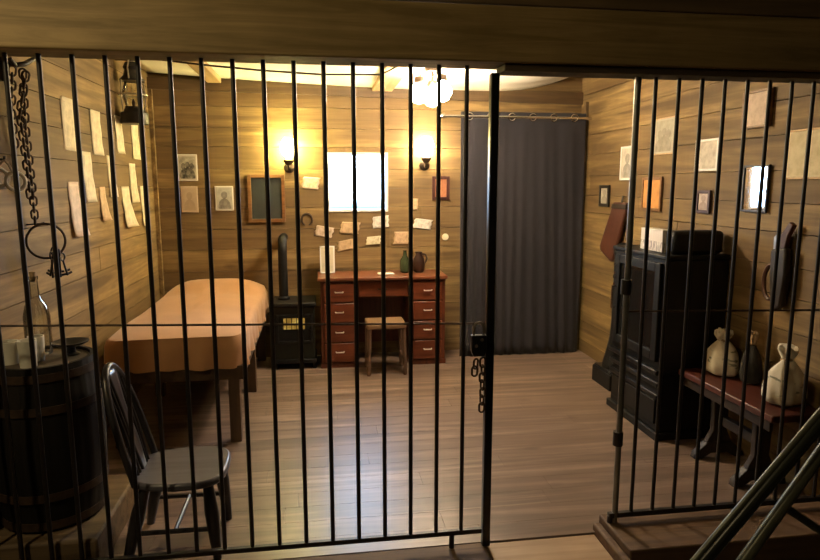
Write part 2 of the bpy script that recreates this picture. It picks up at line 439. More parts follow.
# lock and chain on the gate
def link_mesh(L=.05, Wd=.03, r=.005):
    pts = []
    for k in range(16):
        a = 2*PI*k/16; pts.append((Wd/2*cos(a), 0, (L/2-Wd/2)*(1 if sin(a) >= 0 else -1)+Wd/2*sin(a)))
    return MB().tube(pts, r, 6, closed=True)
lk = thing('padlock', 'black iron lock box hanging on the edge of the jail gate', 'lock', (.612, GY-.030, .83))
MB().prism([(-.03, .02), (-.022, 0), (.022, 0), (.03, .02), (.03, .085), (-.03, .085)], .03, off=-.015).build('lock_body', 'iron_gloss', lk, bev=.004)
MB().tube([(-.02, 0, .085), (-.02, 0, .115), (-.012, 0, .13), (0, 0, .134), (.012, 0, .13), (.02, 0, .115), (.02, 0, .085)], .006, 8).build('shackle', 'steel', lk)
for (x, z) in ((.008, .07), (-.014, .045)):
    MB().tube([(x, -.015, z), (x, -.021, z)], .007, 10).build('glint_stud', 'chrome', lk)  # bright chrome dots added to stand for the white glints on the lock
ch = thing('chain', 'dark chain dangling below the lock on the gate post', 'chain', (.63, GY-.031, .83))
l0 = link_mesh(.04, .024, .0042).build('link', 'rust', ch); l0.location = (0, 0, -.027); l0.rotation_euler = (0, 0, .3)
for k in range(1, 7): cp(l0, ch, (.002*sin(k*2), 0, -.027-.031*k), (.0, 0, .3+(k % 2)*PI/2))
l2 = cp(l0, ch, (-.03, -.006, -.03), (0, .1, .6)); cp(l0, ch, (-.034, -.006, -.06), (0, .05, .2))

# ------------------------------------------------------------------ wall pictures
def on_wall(side, u, z):
    if side == 'B': return (u, YB-.003, z), 0
    if side == 'L': return (XL+.003, u, z), PI/2
    return (XR-.003, u, z), -PI/2
def framed(name, label, cat, side, u, z, w, h, frame, pic, fw=.014, fd=.016, group=None, tilt=0, glazed=False):
    loc, rz = on_wall(side, u, z)
    t = thing(name, label, cat, loc, rz, group); t.rotation_euler = (0, tilt, rz)
    ring(MB(), w/2, h/2, fw, -fd, -.001).build('frame', frame, t, smooth=False, bev=.002)
    MB().box((-w/2+fw*.9, -.008, -h/2+fw*.9), (w/2-fw*.9, -.002, h/2-fw*.9)).build('mirror_glass' if pic == 'mirror' else 'picture', pic, t, smooth=False)
    return t
def sheet(name, label, cat, side, u, z, w, h, mat, group=None, tilt=0, curl=.0, skew=0, seed=0):
    loc, rz = on_wall(side, u, z); r = random.Random(seed)
    def f(a, b):
        x = (a-.5)*w+skew*(b-.5)*w; zz = (b-.5)*h
        c = curl*((1-b)**2)*(.4+.6*a)
        jag = .03*w*sin(13*b+seed) if curl else 0
        return (x+jag, .0035-c-.0012*(1+sin(3*PI*a)), zz)
    o = MB().grid(6, 8, f).build(name, mat, None, solid=.0012)
    o.location = loc; o.rotation_euler = (0, tilt, rz); tag(o, label, cat, group); return o
INK = (.03, .025, .02, 1)
# back wall
framed('photograph', 'group photograph above the portrait at the left end of the back wall', 'photo', 'B', -1.06, 1.633, .160, .215, 'white_pvc', print_mat('group_photo', (.55, .5, .4, 1), INK, .16, .215, 'group', 1.1), .008, .006, 'old photographs on the back wall')
framed('photograph', 'faded pale portrait photograph under the group photograph on the back wall', 'photo', 'B', -1.056, 1.373, .135, .215, 'paper_pink', print_mat('faded_photo', (.5, .38, .26, 1), (.2, .13, .08, 1), .135, .215, 'portrait', .5), .006, .005, 'old photographs on the back wall')
framed('photograph', 'white bordered photograph of a dark figure beside the large brown frame', 'photo', 'B', -.776, 1.38, .150, .205, 'white_pvc', print_mat('dark_portrait', (.5, .47, .42, 1), INK, .15, .205, 'portrait'), .010, .006, 'old photographs on the back wall')
framed('framed_picture', 'large dark picture in a brown wooden frame below the left wall lamp', 'picture', 'B', -.43, 1.38, .305, .40, 'brown_frame', print_mat('dark_glass_picture', (.05, .055, .05, 1), (.015, .02, .02, 1), .3, .4, 'dark'), .028, .022)
framed('framed_picture', 'small picture in a dark red frame on the back wall beside the curtain', 'picture', 'B', 1.064, 1.465, .155, .205, 'red_frame', print_mat('red_frame_print', (.34, .14, .06, 1), (.20, .06, .03, 1), .155, .205, 'smudge'), .026, .018)
scraps = [(.535, 1.174, .14, .10, -.1, 'white_paper', 'white scrap of paper just below the right corner of the window'),
          (.905, 1.153, .155, .085, .12, 'white_paper', 'wide tilted paper scrap on the back wall above the right end of the desk'),
          (.266, 1.125, .16, .10, .05, 'paper_tan', 'tan paper scrap just below the left corner of the window'),
          (.470, 1.013, .125, .07, -.08, 'paper', 'cream scrap on the back wall below the window over the middle of the desk'),
          (.225, .975, .14, .085, -.2, 'paper_tan', 'tilted brown scrap on the back wall close behind the white stand on the desk'),
          (.715, 1.032, .13, .11, .0, 'paper_tan', 'pale tan square scrap on the back wall above the jug on the desk'),
          (.045, 1.095, .15, .09, .18, 'paper_pink', 'pinkish scrap on the back wall above the white stand on the desk'),
          (-.06, 1.508, .14, .10, .08, 'paper_pink', 'pale scrap on the back wall between the left wall lamp and the window'),
          (.835, 1.325, .05, .10, .03, 'paper_tan', 'narrow tan scrap on the back wall right of the window')]
for k, (u, z, w_, h_, t_, mt, lb) in enumerate(scraps):
    sheet('paper_scrap', lb, 'paper', 'B', u, z, w_, h_, print_mat('scrap_print_%s' % 'abcdefghi'[k], mul(M[mt].node_tree.nodes['Color Ramp'].color_ramp.elements[1].color, .72), (.16, .09, .05, 1), w_, h_, 'smudge', .8), 'paper scraps on the back wall', t_, .012, .1, seed=k)
o = MB().lathe([(.001, 0), (.026, .0), (.031, .008), (.026, .018), (.001, .022)], seg=20).xf(Matrix.Rotation(PI/2, 4, 'X')).build('porcelain_disc', 'porcelain'); o.location = (1.108, YB+.002, 1.036)
tag(o, 'round pale knob on the back wall between the desk and the curtain', 'knob')
# horseshoe below the left lamp
pts = [(.045*sin(a), -.008, -.05*cos(a)) for a in [(.35+(2*PI-.7)*k/16) for k in range(17)]]
o = MB().tube(pts, [.006+.004*sin(PI*k/16) for k in range(17)], 8).build('horseshoe', 'rust'); o.location = (-.10, YB+.003, 1.20)
tag(o, 'small dark horseshoe on the back wall left of the window', 'horseshoe')
# left wall notices
notes = [(3.69, 1.82, .165, .28, 'paper', 'long cream notice nearest the hanging chain in the top row', 0, .0),
         (4.12, 1.808, .17, .265, 'paper', 'second cream notice from the chain in the top row on the left wall', .02, .01),
         (4.575, 1.83, .15, .25, 'paper', 'cream notice on the left wall directly behind and below the lantern', -.02, .01),
         (4.95, 1.825, .17, .29, 'paper', 'last cream notice of the top row beside the far left corner', .0, .01),
         (3.925, 1.54, .14, .29, 'paper', 'cream notice nearest the chain in the middle row of the left wall', .03, .02),
         (4.345, 1.548, .12, .265, 'paper', 'narrow cream notice in the centre of the middle row on the left wall', -.02, .02),
         (4.825, 1.507, .15, .28, 'paper', 'cream notice at the far end of the middle row on the left wall', .03, .02),
         (3.69, 1.362, .15, .30, 'paper_pink', 'pinkish curled notice lowest and nearest the key ring on the left wall', -.07, .04),
         (4.15, 1.378, .11, .21, 'paper_tan', 'short tan notice second in the bottom row on the left wall', -.05, .03),
         (4.63, 1.343, .17, .28, 'paper', 'yellowed notice with a flared curled foot in the bottom row', -.1, .05),
         (5.05, 1.335, .10, .30, 'paper', 'thin pale notice at the far end of the bottom row by the corner', -.04, .03)]
for k, (u, z, w_, h_, mt, lb, sk, cu) in enumerate(notes):
    c = tuple(M[mt].node_tree.nodes['Color Ramp'].color_ramp.elements[1].color)
    sheet('wall_notice', lb, 'notice', 'L', u, z, w_, h_, print_mat('notice_print_%s' % 'abcdefghijk'[k], c, (.22, .17, .10, 1), w_, h_, 'smudge', .7), 'notices pinned to the left wall', 0, cu, sk, seed=k)
# right wall
framed('framed_picture', 'small portrait in a black frame nearest the curtain on the right wall', 'picture', 'R', 4.86, 1.404, .175, .175, 'black_frame', print_mat('small_portrait', (.5, .45, .36, 1), (.1, .08, .06, 1), .175, .175, 'portrait', .6), .026, .016)
framed('framed_picture', 'white mounted portrait high on the right wall beside the doorway post', 'picture', 'R', 4.50, 1.655, .215, .255, 'white_pvc', print_mat('white_portrait', (.6, .55, .45, 1), INK, .215, .255, 'portrait', .75), .014, .012)
framed('framed_picture', 'amber print in a thin brown frame on the right wall over the stove', 'picture', 'R', 4.125, 1.43, .26, .235, 'brown_frame', print_mat('amber_picture', (.62, .30, .08, 1), (.38, .14, .03, 1), .26, .235, 'smudge'), .020, .014)
framed('photograph', 'grey photograph with pale left margin highest above the stove', 'photo', 'R', 4.01, 1.82, .255, .245, 'paper_tan', print_mat('grey_photo', (.45, .42, .33, 1), (.12, .10, .07, 1), .255, .245, 'group', .65), .010, .006)
framed('framed_picture', 'white print in a slim pale frame on the right wall above a dark red frame', 'picture', 'R', 3.52, 1.672, .225, .19, 'white_pvc', print_mat('white_print', (.62, .56, .46, 1), (.2, .15, .1, 1), .225, .19, 'smudge', .7), .014, .012)
framed('framed_picture', 'little portrait in a dark red frame on the right wall below the white print', 'picture', 'R', 3.52, 1.393, .135, .14, 'red_frame', print_mat('little_portrait', (.55, .45, .38, 1), (.15, .08, .06, 1), .135, .14, 'portrait', .7), .020, .014)
framed('framed_picture', 'pale drawing of a face in a brown edged frame high on the right wall', 'picture', 'R', 3.105, 1.893, .215, .195, 'brown_frame', print_mat('pale_drawing', (.60, .46, .34, 1), (.25, .15, .1, 1), .215, .195, 'smudge', .6), .012, .02)
framed('mirror', 'dark framed mirror on the right wall reflecting the bright window', 'mirror', 'R', 3.07, 1.475, .20, .25, 'black_frame', 'mirror', .012, .014)
framed('poster_print', 'large yellowed poster on the right wall nearest the camera', 'poster', 'R', 2.74, 1.642, .26, .24, 'gilt', print_mat('yellow_poster', (.62, .52, .28, 1), (.35, .26, .10, 1), .26, .24, 'smudge', .7), .010, .01)

# ------------------------------------------------------------------ lamps
def sconce(label, loc, shade):
    t = thing('wall_lamp', label, 'lamp', loc, 0, 'oil style wall lamps on the back wall')
    MB().lathe([(.001, 0), (.04, 0), (.045, .006), (.03, .014), (.001, .016)], seg=20).xf(Matrix.Rotation(PI/2, 4, 'X')).build('wall_plate', 'bulb_metal', t)
    MB().tube([(0, -.012, 0), (0, -.05, -.02), (0, -.085, -.015), (0, -.095, .02)], .008, 8).build('arm', 'bulb_metal', t)
    MB().lathe([(.008, .015), (.022, .02), (.042, .045), (.045, .06), (.03, .07), (.024, .085)], (0, -.095, 0), 20).build('cup', 'bulb_metal', t)
    MB().lathe([(.022, .082), (.05, .11), (.065, .15), (.06, .19), (.042, .225), (.03, .235)], (0, -.095, 0), 20).build('lamp_shade', shade, t)
    return t
sconce('lit yellow wall lamp with dark bracket left of the window', (-.235, YB-.001, 1.635), 'bulb_yellow')
sconce('lit wall lamp with dark bracket right of the window above the red frame', (.918, YB-.001, 1.66), 'bulb_warm')
cl = thing('ceiling_lamp', 'bright three armed ceiling lamp hanging from the white canvas', 'lamp', (.80, 4.4, 2.291))
MB().lathe([(.02, -.03), (.05, -.022), (.055, -.004), (.055, 0)], seg=24).build('ceiling_plate', 'bulb_metal', cl)
MB().tube([(0, 0, -.02), (0, 0, -.10)], .008, 8).build('stem', 'bulb_metal', cl)
for k, (dx, dy, dz) in enumerate([(-.095, -.02, -.10), (.055, -.07, -.05), (.02, .10, -.13)]):
    L = math.hypot(dx, dy); ex, ey = dx, dy
    MB().tube([(0, 0, -.06), (ex*.6, ey*.6, -.03), (ex, ey, -.045+dz*.2)], .006, 8).build('arm', 'bulb_metal', cl)
    MB().lathe([(.012, 0), (.03, -.006), (.034, -.03), (.03, -.045)][::-1], (ex, ey, -.04+dz*.2), 18).build('lamp_holder', 'bulb_metal', cl)
    MB().lathe([(.002, -.185), (.04, -.172), (.066, -.13), (.066, -.10), (.042, -.062), (.022, -.046)], (ex, ey, -.04+dz*.2), 20).build('bulb', 'bulb_white', cl)
# sagging cable below the canvas
o = MB().tube([(-1.326, 4.2, 2.30), (-1.068, 4.2, 2.274), (-.71, 4.2, 2.238), (-.35, 4.2, 2.213), (.03, 4.2, 2.197), (.42, 4.2, 2.205), (.55, 4.2, 2.268)], .006, 8).build('ceiling_cable', 'cable')
tag(o, 'dark cable sagging below the white canvas ceiling', 'cable')

# ------------------------------------------------------------------ curtain
cr = thing('curtain_rod', 'thin chrome curtain rod across the right end of the back wall', 'rod', (1.03, YB-.23, 2.054))
MB().tube([(0, 0, 0), (1.297, 0, 0)], .013, 12).build('rod', 'chrome', cr)
MB().lathe([(.001, -.03), (.02, -.02), (.024, 0), (.018, .02), (.012, .03)], seg=16).xf(Matrix.Rotation(-PI/2, 4, 'Y')).build('finial', 'chrome', cr)
MB().tube([(.05, .228, 0), (.05, 0, 0)], .007, 8).build('bracket', 'chrome', cr)
cu = thing('curtain', 'floor length charcoal grey curtain on chrome rings at the right of the back wall', 'curtain', (1.185, YB-.23, 0))
CW = 1.095
def cf(a, b):
    x = a*CW; z = .006+b*2.088
    amp = .0045*(.3+.7*b)+.006*sin(2*PI*1.3*a+1)*(1-b); ph = 2*PI*5.5*a+1.2*sin(5*a)*(1-b)
    return (x+.012*sin(ph*.5+2)*(1-b), amp*sin(ph)+.010*sin(ph*2.3+3*b)*(1-b)-.02*(1-b), z)
MB().grid(170, 24, cf).build('curtain_cloth', 'curtain', cu, solid=.003)
for k in range(6):
    a = (k+.4)/6; a = max(.02, min(.98, a)); x = a*CW
    ph = 2*PI*5.5*a; y = .0045*sin(ph)
    pts = [(x, y-.004+.028*0, .0) for _ in range(0)]
    pts = [(x+.029*cos(2*PI*q/18), y-.008, 2.054+.029*sin(2*PI*q/18)) for q in range(18)]
    MB().tube(pts, .0055, 6, closed=True).build('grommet', 'chrome', cu)

# ------------------------------------------------------------------ desk and what is on it
dk = thing('desk', 'red brown mahogany pedestal desk under the window', 'desk', (.0, 5.0, 0))
DW, DD, DH = 1.03, .39, .752
MB().box((-.02, -.02, DH-.028), (DW+.015, DD, DH)).build('desk_top', 'mahog_top', dk, bev=.006)
for x0 in (0.0, DW-.30):
    m = MB(); m.box((x0, .012, .035), (x0+.30, DD-.01, DH-.028)); m.build('pedestal', 'mahog_v', dk, bev=.003)
    MB().box((x0-.006, .004, 0), (x0+.306, DD-.01, .04)).build('plinth', 'mahog_v', dk, bev=.003)
    for k in range(4):
        z0 = .052+k*.166
        d = MB().box((x0+.028, -.006, z0), (x0+.272, .012, z0+.154)).build('drawer', 'mahog', dk, bev=.004)
        xc = x0+.15
        MB().tube([(xc-.032, -.006, z0+.085), (xc-.03, -.022, z0+.083), (xc+.03, -.022, z0+.083), (xc+.032, -.006, z0+.085)], .005, 8).build('handle', 'nickel', d)
d = MB().box((.312, .02, DH-.165), (DW-.312, .04, DH-.04)).build('drawer', 'mahog', dk, bev=.004)
MB().tube([(.47, .02, .65), (.472, .004, .648), (.538, .004, .648), (.54, .02, .65)], .005, 8).build('handle', 'bulb_metal', d)
MB().box((.30, .03, DH-.175), (DW-.30, DD-.02, DH-.028)).build('drawer_case', 'mahog_v', dk)
MB().box((.30, DD-.03, .12), (DW-.30, DD-.012, DH-.17)).build('back_panel', 'mahog_v', dk)
st = thing('picture_stand', 'cream card in a white stand on the left end of the desk', 'picture', (.065, 5.255, DH))
m = MB(); ring(m, .062, .115, .012, -.007, .007, .118); m.xf(Matrix.Rotation(-.16, 4, 'X')); m.build('frame', 'white_pvc', st, smooth=False, bev=.002)
m = MB().box((-.052, -.004, .012), (.052, .004, .225)); m.xf(Matrix.Rotation(-.16, 4, 'X')); m.build('picture', print_mat('card_print', (.62, .56, .42, 1), (.35, .35, .22, 1), .11, .21, 'smudge', .6), st, smooth=False)
m = MB().box((-.012, .008, .0), (.012, .085, .006)); m.build('strut', 'white_pvc', st)
o = MB().box((-.065, -.04, 0), (.065, .04, .014)).build('notepad', 'white_paper', bev=.003); o.location = (.545, 5.13, DH); o.rotation_euler = (0, 0, .08)
tag(o, 'white notepad in the middle of the desk top', 'notepad')
o = MB().lathe([(.03, 0), (.042, .01), (.046, .06), (.04, .11), (.018, .145), (.014, .185), (.02, .19)], seg=22).build('ceramic_bottle', 'bottle_green'); o.location = (.72, 5.22, DH)
tag(o, 'dark green ceramic bottle on the right half of the desk', 'bottle')
j = thing('stoneware_jug', 'dark brown stoneware jug right of the green bottle on the desk', 'jug', (.84, 5.23, DH))
MB().lathe([(.035, 0), (.05, .015), (.055, .07), (.045, .12), (.028, .15), (.03, .175)], seg=22).build('jug_body', 'brown_jug', j)
MB().tube([(.028, 0, .155), (.06, 0, .15), (.072, 0, .115), (.052, 0, .075)], .008, 8).build('handle', 'brown_jug', j)
# stool in the kneehole
so = thing('stool', 'small wooden stool with tan seat pushed in at the desk', 'stool', (.51, 4.86, 0))
MB().box((-.155, -.13, .375), (.155, .15, .415)).build('seat', 'stool_seat', so, bev=.01)
for sx in (-1, 1):
    for sy in (-1, 1):
        MB().tube([(sx*.135, .01+sy*.115, .376), (sx*.145, .01+sy*.125, .02), (sx*.145, .01+sy*.125, 0)], [.018, .016, .014], 10).build('leg', 'stool_leg', so)
    MB().tube([(sx*.141, -.11, .13), (sx*.141, .13, .13)], .009, 8).build('stretcher', 'stool_leg', so)

# ------------------------------------------------------------------ small stove
ss = thing('small_stove', 'small black stove with a glowing window between bed and desk', 'stove', (-.215, 5.02, 0))
MB().box((-.165, 0, .07), (.165, .30, .52)).build('stove_body', 'stove_green', ss, bev=.012)
MB().box((-.178, -.03, .52), (.178, .32, .555)).build('top_plate', 'stove', ss, bev=.008)
MB().box((-.175, -.02, .05), (.175, .31, .085)).build('base_plate', 'stove', ss, bev=.006)
for sx in (-1, 1):
    for y in (.02, .26):
        MB().tube([(sx*.15, y, .055), (sx*.155, y, .02), (sx*.157, y, 0)], [.02, .014, .018], 10).build('leg', 'stove', ss)
m = MB(); ring(m, .155, .125, .03, -.014, .0, .335); d = m.build('door', 'stove', ss, smooth=False, bev=.004)
def fire_mat():
    t = NT('stove_fire'); v = t.coord((1, 1, 1)); n = t.noise(t.coord((14, 1, 22)), 1, 4, .6, .5)
    sp = t.n('ShaderNodeSeparateXYZ'); t.l(v, sp.inputs[0])
    c = t.ramp(n, [(.25, (.12, .05, .006, 1)), (.5, (.6, .33, .05, 1)), (.75, (1, .75, .2, 1))])
    t.col((.02, .02, .02, 1)); t.l(c, t.b.inputs['Emission Color']); t.b.inputs['Emission Strength'].default_value = .55; return t.m
MB().box((-.085, .0-.006, .335), (.085, -.002, .425)).build('fire_window', fire_mat(), d, smooth=False)
for k in range(4): MB().tube([(-.06+.04*k, -.011, .33), (-.06+.04*k, -.011, .43)], .0035, 6).build('window_bar', 'stove', d)
MB().box((-.13, -.004, .215), (.13, -.0005, .332)).build('door_panel', 'stove', d)
MB().tube([(.13, -.014, .33), (.14, -.035, .33), (.14, -.035, .38)], .007, 8).build('handle', 'iron_gloss', d)
MB().tube([(-.085, .16, .55), (-.085, .16, .96), (-.085, .175, 1.01), (-.085, .21, 1.04), (-.085, .26, 1.05), (-.085, .398, 1.05)], .037, 18).build('flue_pipe', 'stove', ss)
MB().lathe([(.05, 0), (.05, .02), (.04, .03)], (-.085, .16, .553), 18).build('pipe_collar', 'stove', ss)

# ------------------------------------------------------------------ bed
bd = thing('bed', 'low wooden bed under a tan blanket along the left wall', 'bed', (-.828, 3.575, 0))
BL, BW = 1.80, .375
m = MB(); m.box((-BW, 0, .385), (-BW+.035, BL, .465)); m.box((BW-.035, 0, .385), (BW, BL, .465)); m.box((-BW+.035, 0, .385), (BW-.035, .035, .465)); m.box((-BW+.035, BL-.035, .385), (BW-.035, BL, .465))
m.box((-BW+.035, .035, .425), (BW-.035, BL-.035, .445)); m.build('bed_frame', 'bed_wood', bd, smooth=False)
for sx in (-1, 1):
    for y in (.01, .90, 1.72):
        MB().box((sx*(BW-.055)-.032, y, 0), (sx*(BW-.055)+.032, y+.06, .385)).build('leg', 'bed_leg', bd, bev=.004)
MB().box((-BW+.03, .03, .465), (BW-.03, BL-.03, .585)).build('mattress', 'mattress', bd, bev=.03)
def blanket():
    m = MB(); N = 160; bm = m.bm
    cx, cy, hx, hy = 0, BL/2-.01, BW+.012, BL/2+.010
    def rr(t, hx, hy, rad):
        # rounded rectangle by arclength fraction
        L = [(2*(hy-rad)), PI*rad/2, 2*(hx-rad), PI*rad/2, 2*(hy-rad), PI*rad/2, 2*(hx-rad), PI*rad/2]
        T = sum(L); s = t*T
        corners = [(hx-rad, hy-rad, 0), (-(hx-rad), hy-rad, PI/2), (-(hx-rad), -(hy-rad), PI), (hx-rad, -(hy-rad), 3*PI/2)]
        for i in range(8):
            if s <= L[i] or i == 7:
                f = s/L[i] if L[i] > 0 else 0
                if i == 0: return (hx, -(hy-rad)+f*2*(hy-rad))
                if i == 2: return ((hx-rad)-f*2*(hx-rad), hy)
                if i == 4: return (-hx, (hy-rad)-f*2*(hy-rad))
                if i == 6: return (-(hx-rad)+f*2*(hx-rad), -hy)
                ccx, ccy, a0 = corners[(i-1)//2]; a = a0+f*PI/2
                return (ccx+rad*cos(a), ccy+rad*sin(a))
            s -= L[i]
    def top(x, y):
        b = (1-(abs(x)/hx)**3)*(1-(abs((y-cy)/hy))**6)
        s = max(0, min(1, (y-1.28)/.30)); s = s*s*(3-2*s)
        return .634+.035*b+.085*s*(1-(abs(x)/hx)**4)*(1-max(0, (y-cy)/hy)**14)+.004*sin(7*y+3*x)
    levels = [(.455, 1.0, .015), (.48, 1.0, .013), (.515, 1.0, .009), (.55, .998, .005), (.60, .992, .002), (.626, .974, 0)]
    rings = []
    for (z, sc, rip) in levels:
        ringv = []
        for k in range(N):
            t = k/N; x, y = rr(t, hx, hy, .07)
            nrm = Vector((x/hx, y/hy, 0)); 
            rp = rip*(sin(2*PI*t*31)+.6*sin(2*PI*t*17+1))
            dz = -.045*max(0, sin(2*PI*(t)*1.0+2.6))*(1 if z < .5 else 0)
            ringv.append(bm.verts.new((x*sc+nrm.x*rp, cy+y*sc+nrm.y*rp, z+dz*0)))
        rings.append(ringv)
    for sc in (.94, .88, .8, .7, .58, .45, .3, .15):
        ringv = []
        for k in range(N):
            x, y = rr(k/N, hx, hy, .07); x *= sc
            yy = y-(1-sc)*hx*(1 if y > 0 else -1)*min(1, abs(y)/hx*1.0) if abs(y) > 1e-6 else y
            ringv.append(bm.verts.new((x, cy+yy, top(x, cy+yy))))
        rings.append(ringv)
    for A, B in zip(rings, rings[1:]):
        for k in range(N): bm.faces.new([A[k], A[(k+1) % N], B[(k+1) % N], B[k]])
    bm.faces.new(rings[-1])
    return m
blanket().build('blanket', 'blanket', bd)

# ------------------------------------------------------------------ small chair
sc = thing('hoop_back_chair', 'small dark hoop back chair with a grey wooden seat behind the gate', 'chair', (-.585, 2.555, 0))
out = []
for k in range(28):
    a = 2*PI*k/28; c_, s_ = cos(a), sin(a)
    x = .19*(abs(c_)**.6)*(1 if c_ >= 0 else -1); y = .185*(abs(s_)**.6)*(1 if s_ >= 0 else -1)
    if x < 0: y *= 1-.14*abs(x)/.19
    out.append((x, y))
MB().prism(out, .032, 'XY', .315).build('seat', 'chair_seat', sc, bev=.01)
for (x, y, ex, ey) in ((-.115, -.125, -.20, -.055+0), (.125, -.135, .150, -.150+.075), (-.115, .125, -.19, .175), (.125, .135, .150, .165)):
    ey = ey if ey > 0 else -.145
    MB().tube([(x, y, .318), (x+(ex-x)*.4, y+(ey-y)*.4, .20), (x+(ex-x)*.7, y+(ey-y)*.7, .10), (ex, ey, 0)], [.020, .029, .024, .017], 12).build('leg', 'chair', sc)
MB().tube([(-.165, -.138, .13), (.138, -.142, .13)], .010, 8).build('stretcher', 'chair', sc)
MB().tube([(-.160, .155, .13), (.138, .152, .13)], .010, 8).build('stretcher', 'chair', sc)
MB().tube([(-.01, -.14, .13), (-.01, .153, .13)], .009, 8).build('stretcher', 'chair', sc)
HH = .445
hp = []
for k in range(25):
    a = PI*k/24; s_ = sin(a)**.66
    hp.append((-.145-.115*s_, -.150*cos(a), .335+HH*s_))
MB().tube(hp, .0145, 10).build('back_hoop', 'chair', sc)
for yt, y0 in ((-.085, -.075), (-.055, -.05), (.055, .05), (.085, .075)):
    a = math.acos(max(-1, min(1, -yt/.150))); s_ = sin(a)**.66
    MB().tube([(-.15, y0, .335), (-.145-.055*s_, (y0+yt)/2, .335+HH/2*s_), (-.145-.115*s_, yt, .335+HH*s_)], [.006, .008, .006], 8).build('spindle', 'chair', sc)
# pierced centre splat
sp_ = MB()
def splat(u, v):
    wv = .020+.016*sin(PI*v*1.5+.3)**2+.010*v
    return (-.148-.108*v, (u-.5)*2*wv, .340+(HH-.015)*v)
sp_.grid(4, 14, splat); sp_.build('splat', 'chair', sc, solid=.010)
# ------------------------------------------------------------------ barrel and things on it
ba = thing('barrel', 'dark wooden barrel on the rough step in the near left corner', 'barrel', (-1.118, 2.63, .146))
H = .665
prof = [(.185, 0), (.197, .08), (.207, .2), (.212, .33), (.208, .46), (.198, .58), (.188, H), (.172, H), (.172, H-.022)]
def stave(p, a, r, z): 
    k = (a*22/(2*PI)) % 1; g = .0025 if (k < .06 or k > .94) else 0
    return Vector((p.x*(1-g/max(r, .01)), p.y*(1-g/max(r, .01)), p.z))
MB().lathe(prof, seg=110, fn=stave).build('barrel_staves', 'barrel', ba)
MB().lathe([(.001, H-.03), (.171, H-.03), (.171, H-.012), (.001, H-.012)], seg=40).build('barrel_lid', 'barrel_lid', ba)
for z, r_ in ((.03, .193), (.15, .206), (.50, .209), (.625, .196)):
    MB().lathe([(r_, z-.016), (r_+.004, z-.016), (r_+.003, z+.016), (r_-.001, z+.016)], seg=48, cap=False).build('hoop', 'rust', ba)
ZB = .146+H-.011
def tumbler(label, loc, h=.09, r=.034):
    o = MB().lathe([(.001, 0), (r*.86, 0), (r, h), (r-.004, h), (r*.82, .008), (.001, .008)], seg=22).build('tumbler', 'frost'); o.location = loc
    tag(o, label, 'glass', 'tumblers on the barrel'); return o
tumbler('pale tumbler at the front of the barrel top beside the bottle', (-1.125, 2.525, ZB), .105)
tumbler('pale tumbler nearest the wall on the barrel top', (-1.215, 2.58, ZB), .09)
tumbler('pale tumbler behind the front one on the barrel top', (-1.13, 2.615, ZB), .10, .03)
bo = thing('glass_bottle', 'clear glass bottle standing on the barrel behind the tumblers', 'bottle', (-1.165, 2.722, ZB))
MB().lathe([(.001, 0), (.046, 0), (.05, .01), (.05, .16), (.04, .205), (.018, .24), (.015, .31), (.018, .315), (.018, .325), (.012, .325)], seg=26).build('bottle_body', 'clear', bo)
MB().lathe([(.011, .305), (.013, .345), (.001, .347)], seg=14).build('stopper', 'tan_cloth', bo)
o = MB().lathe([(.001, 0), (.03, 0), (.035, .004), (.018, .01), (.016, .03), (.05, .042), (.068, .052), (.07, .056), (.064, .055), (.03, .04), (.001, .036)], seg=30).build('footed_dish', 'iron_gloss'); o.location = (-1.03, 2.69, ZB)
tag(o, 'black footed dish on the right edge of the barrel top', 'dish')

# ------------------------------------------------------------------ chains, keys, cuffs and lantern on the left wall
X0 = XL+.05
hk = thing('wall_hook', 'black iron hook bracket holding the chains at the top of the left wall', 'hook', (XL+.003, 3.0, 1.985))
MB().box((0, -.02, -.05), (.010, .02, .07)).build('back_plate', 'iron', hk, bev=.003)
MB().tube([(.008, 0, .03), (.05, 0, .02), (.075, .03, .03), (.075, .13, .07)], .011, 10).build('hook_arm', 'iron', hk)
MB().tube([(.05, 0, .02), (.075, -.06, .012), (.07, -.09, .03)], .010, 10).build('hook_arm', 'iron', hk)
def chain_strand(label, pts, n):
    pts = [Vector(p) for p in pts]
    segl = [(b-a).length for a, b in zip(pts, pts[1:])]; T = sum(segl)
    t = thing('wall_chain', label, 'chain', pts[0], 0, 'chains on the left wall')
    first = None
    for k in range(n):
        s = T*(k+.5)/n; i = 0
        while i < len(segl)-1 and s > segl[i]: s -= segl[i]; i += 1
        p = pts[i].lerp(pts[i+1], s/segl[i])-pts[0]; d = (pts[i+1]-pts[i]).normalized()
        rot = Vector((0, 0, -1)).rotation_difference(d).to_euler(); e = Euler((rot.x, rot.y, 0)); 
        q = Vector((0, 0, -1)).rotation_difference(d) @ Euler((0, 0, PI/2*(k % 2)+.5)).to_quaternion()
        if first is None:
            first = link_mesh(T/n*1.4, .027, .0046).build('link', 'rust', t); first.location = p; first.rotation_euler = q.to_euler()
        else: cp(first, t, p, q.to_euler())
    return t
chain_strand('short dark chain strand hanging nearest the left edge from the hook', [(XL+.072, 2.93, 1.985), (XL+.05, 2.935, 1.80), (XL+.045, 2.95, 1.63)], 12)
chain_strand('long dark chain strand hanging from the hook down to the key ring', [(XL+.07, 3.03, 1.99), (XL+.05, 3.055, 1.75), (XL+.04, 3.09, 1.50), (XL+.035, 3.10, 1.315)], 22)
chain_strand('middle dark chain strand looped beside the long one', [(XL+.095, 3.0, 1.975), (XL+.055, 3.0, 1.80), (XL+.05, 3.03, 1.60), (XL+.045, 3.05, 1.44)], 17)
kr = thing('key_ring', 'large iron ring of keys hanging below the wall chain', 'keys', (XL+.075, 3.10, 1.318), -1.0)
MB().tube([(-.0585, -.0911, -.004), (-.01, -.0156, 0), (0, 0, .006)], .004, 6).build('nail', 'iron', kr)
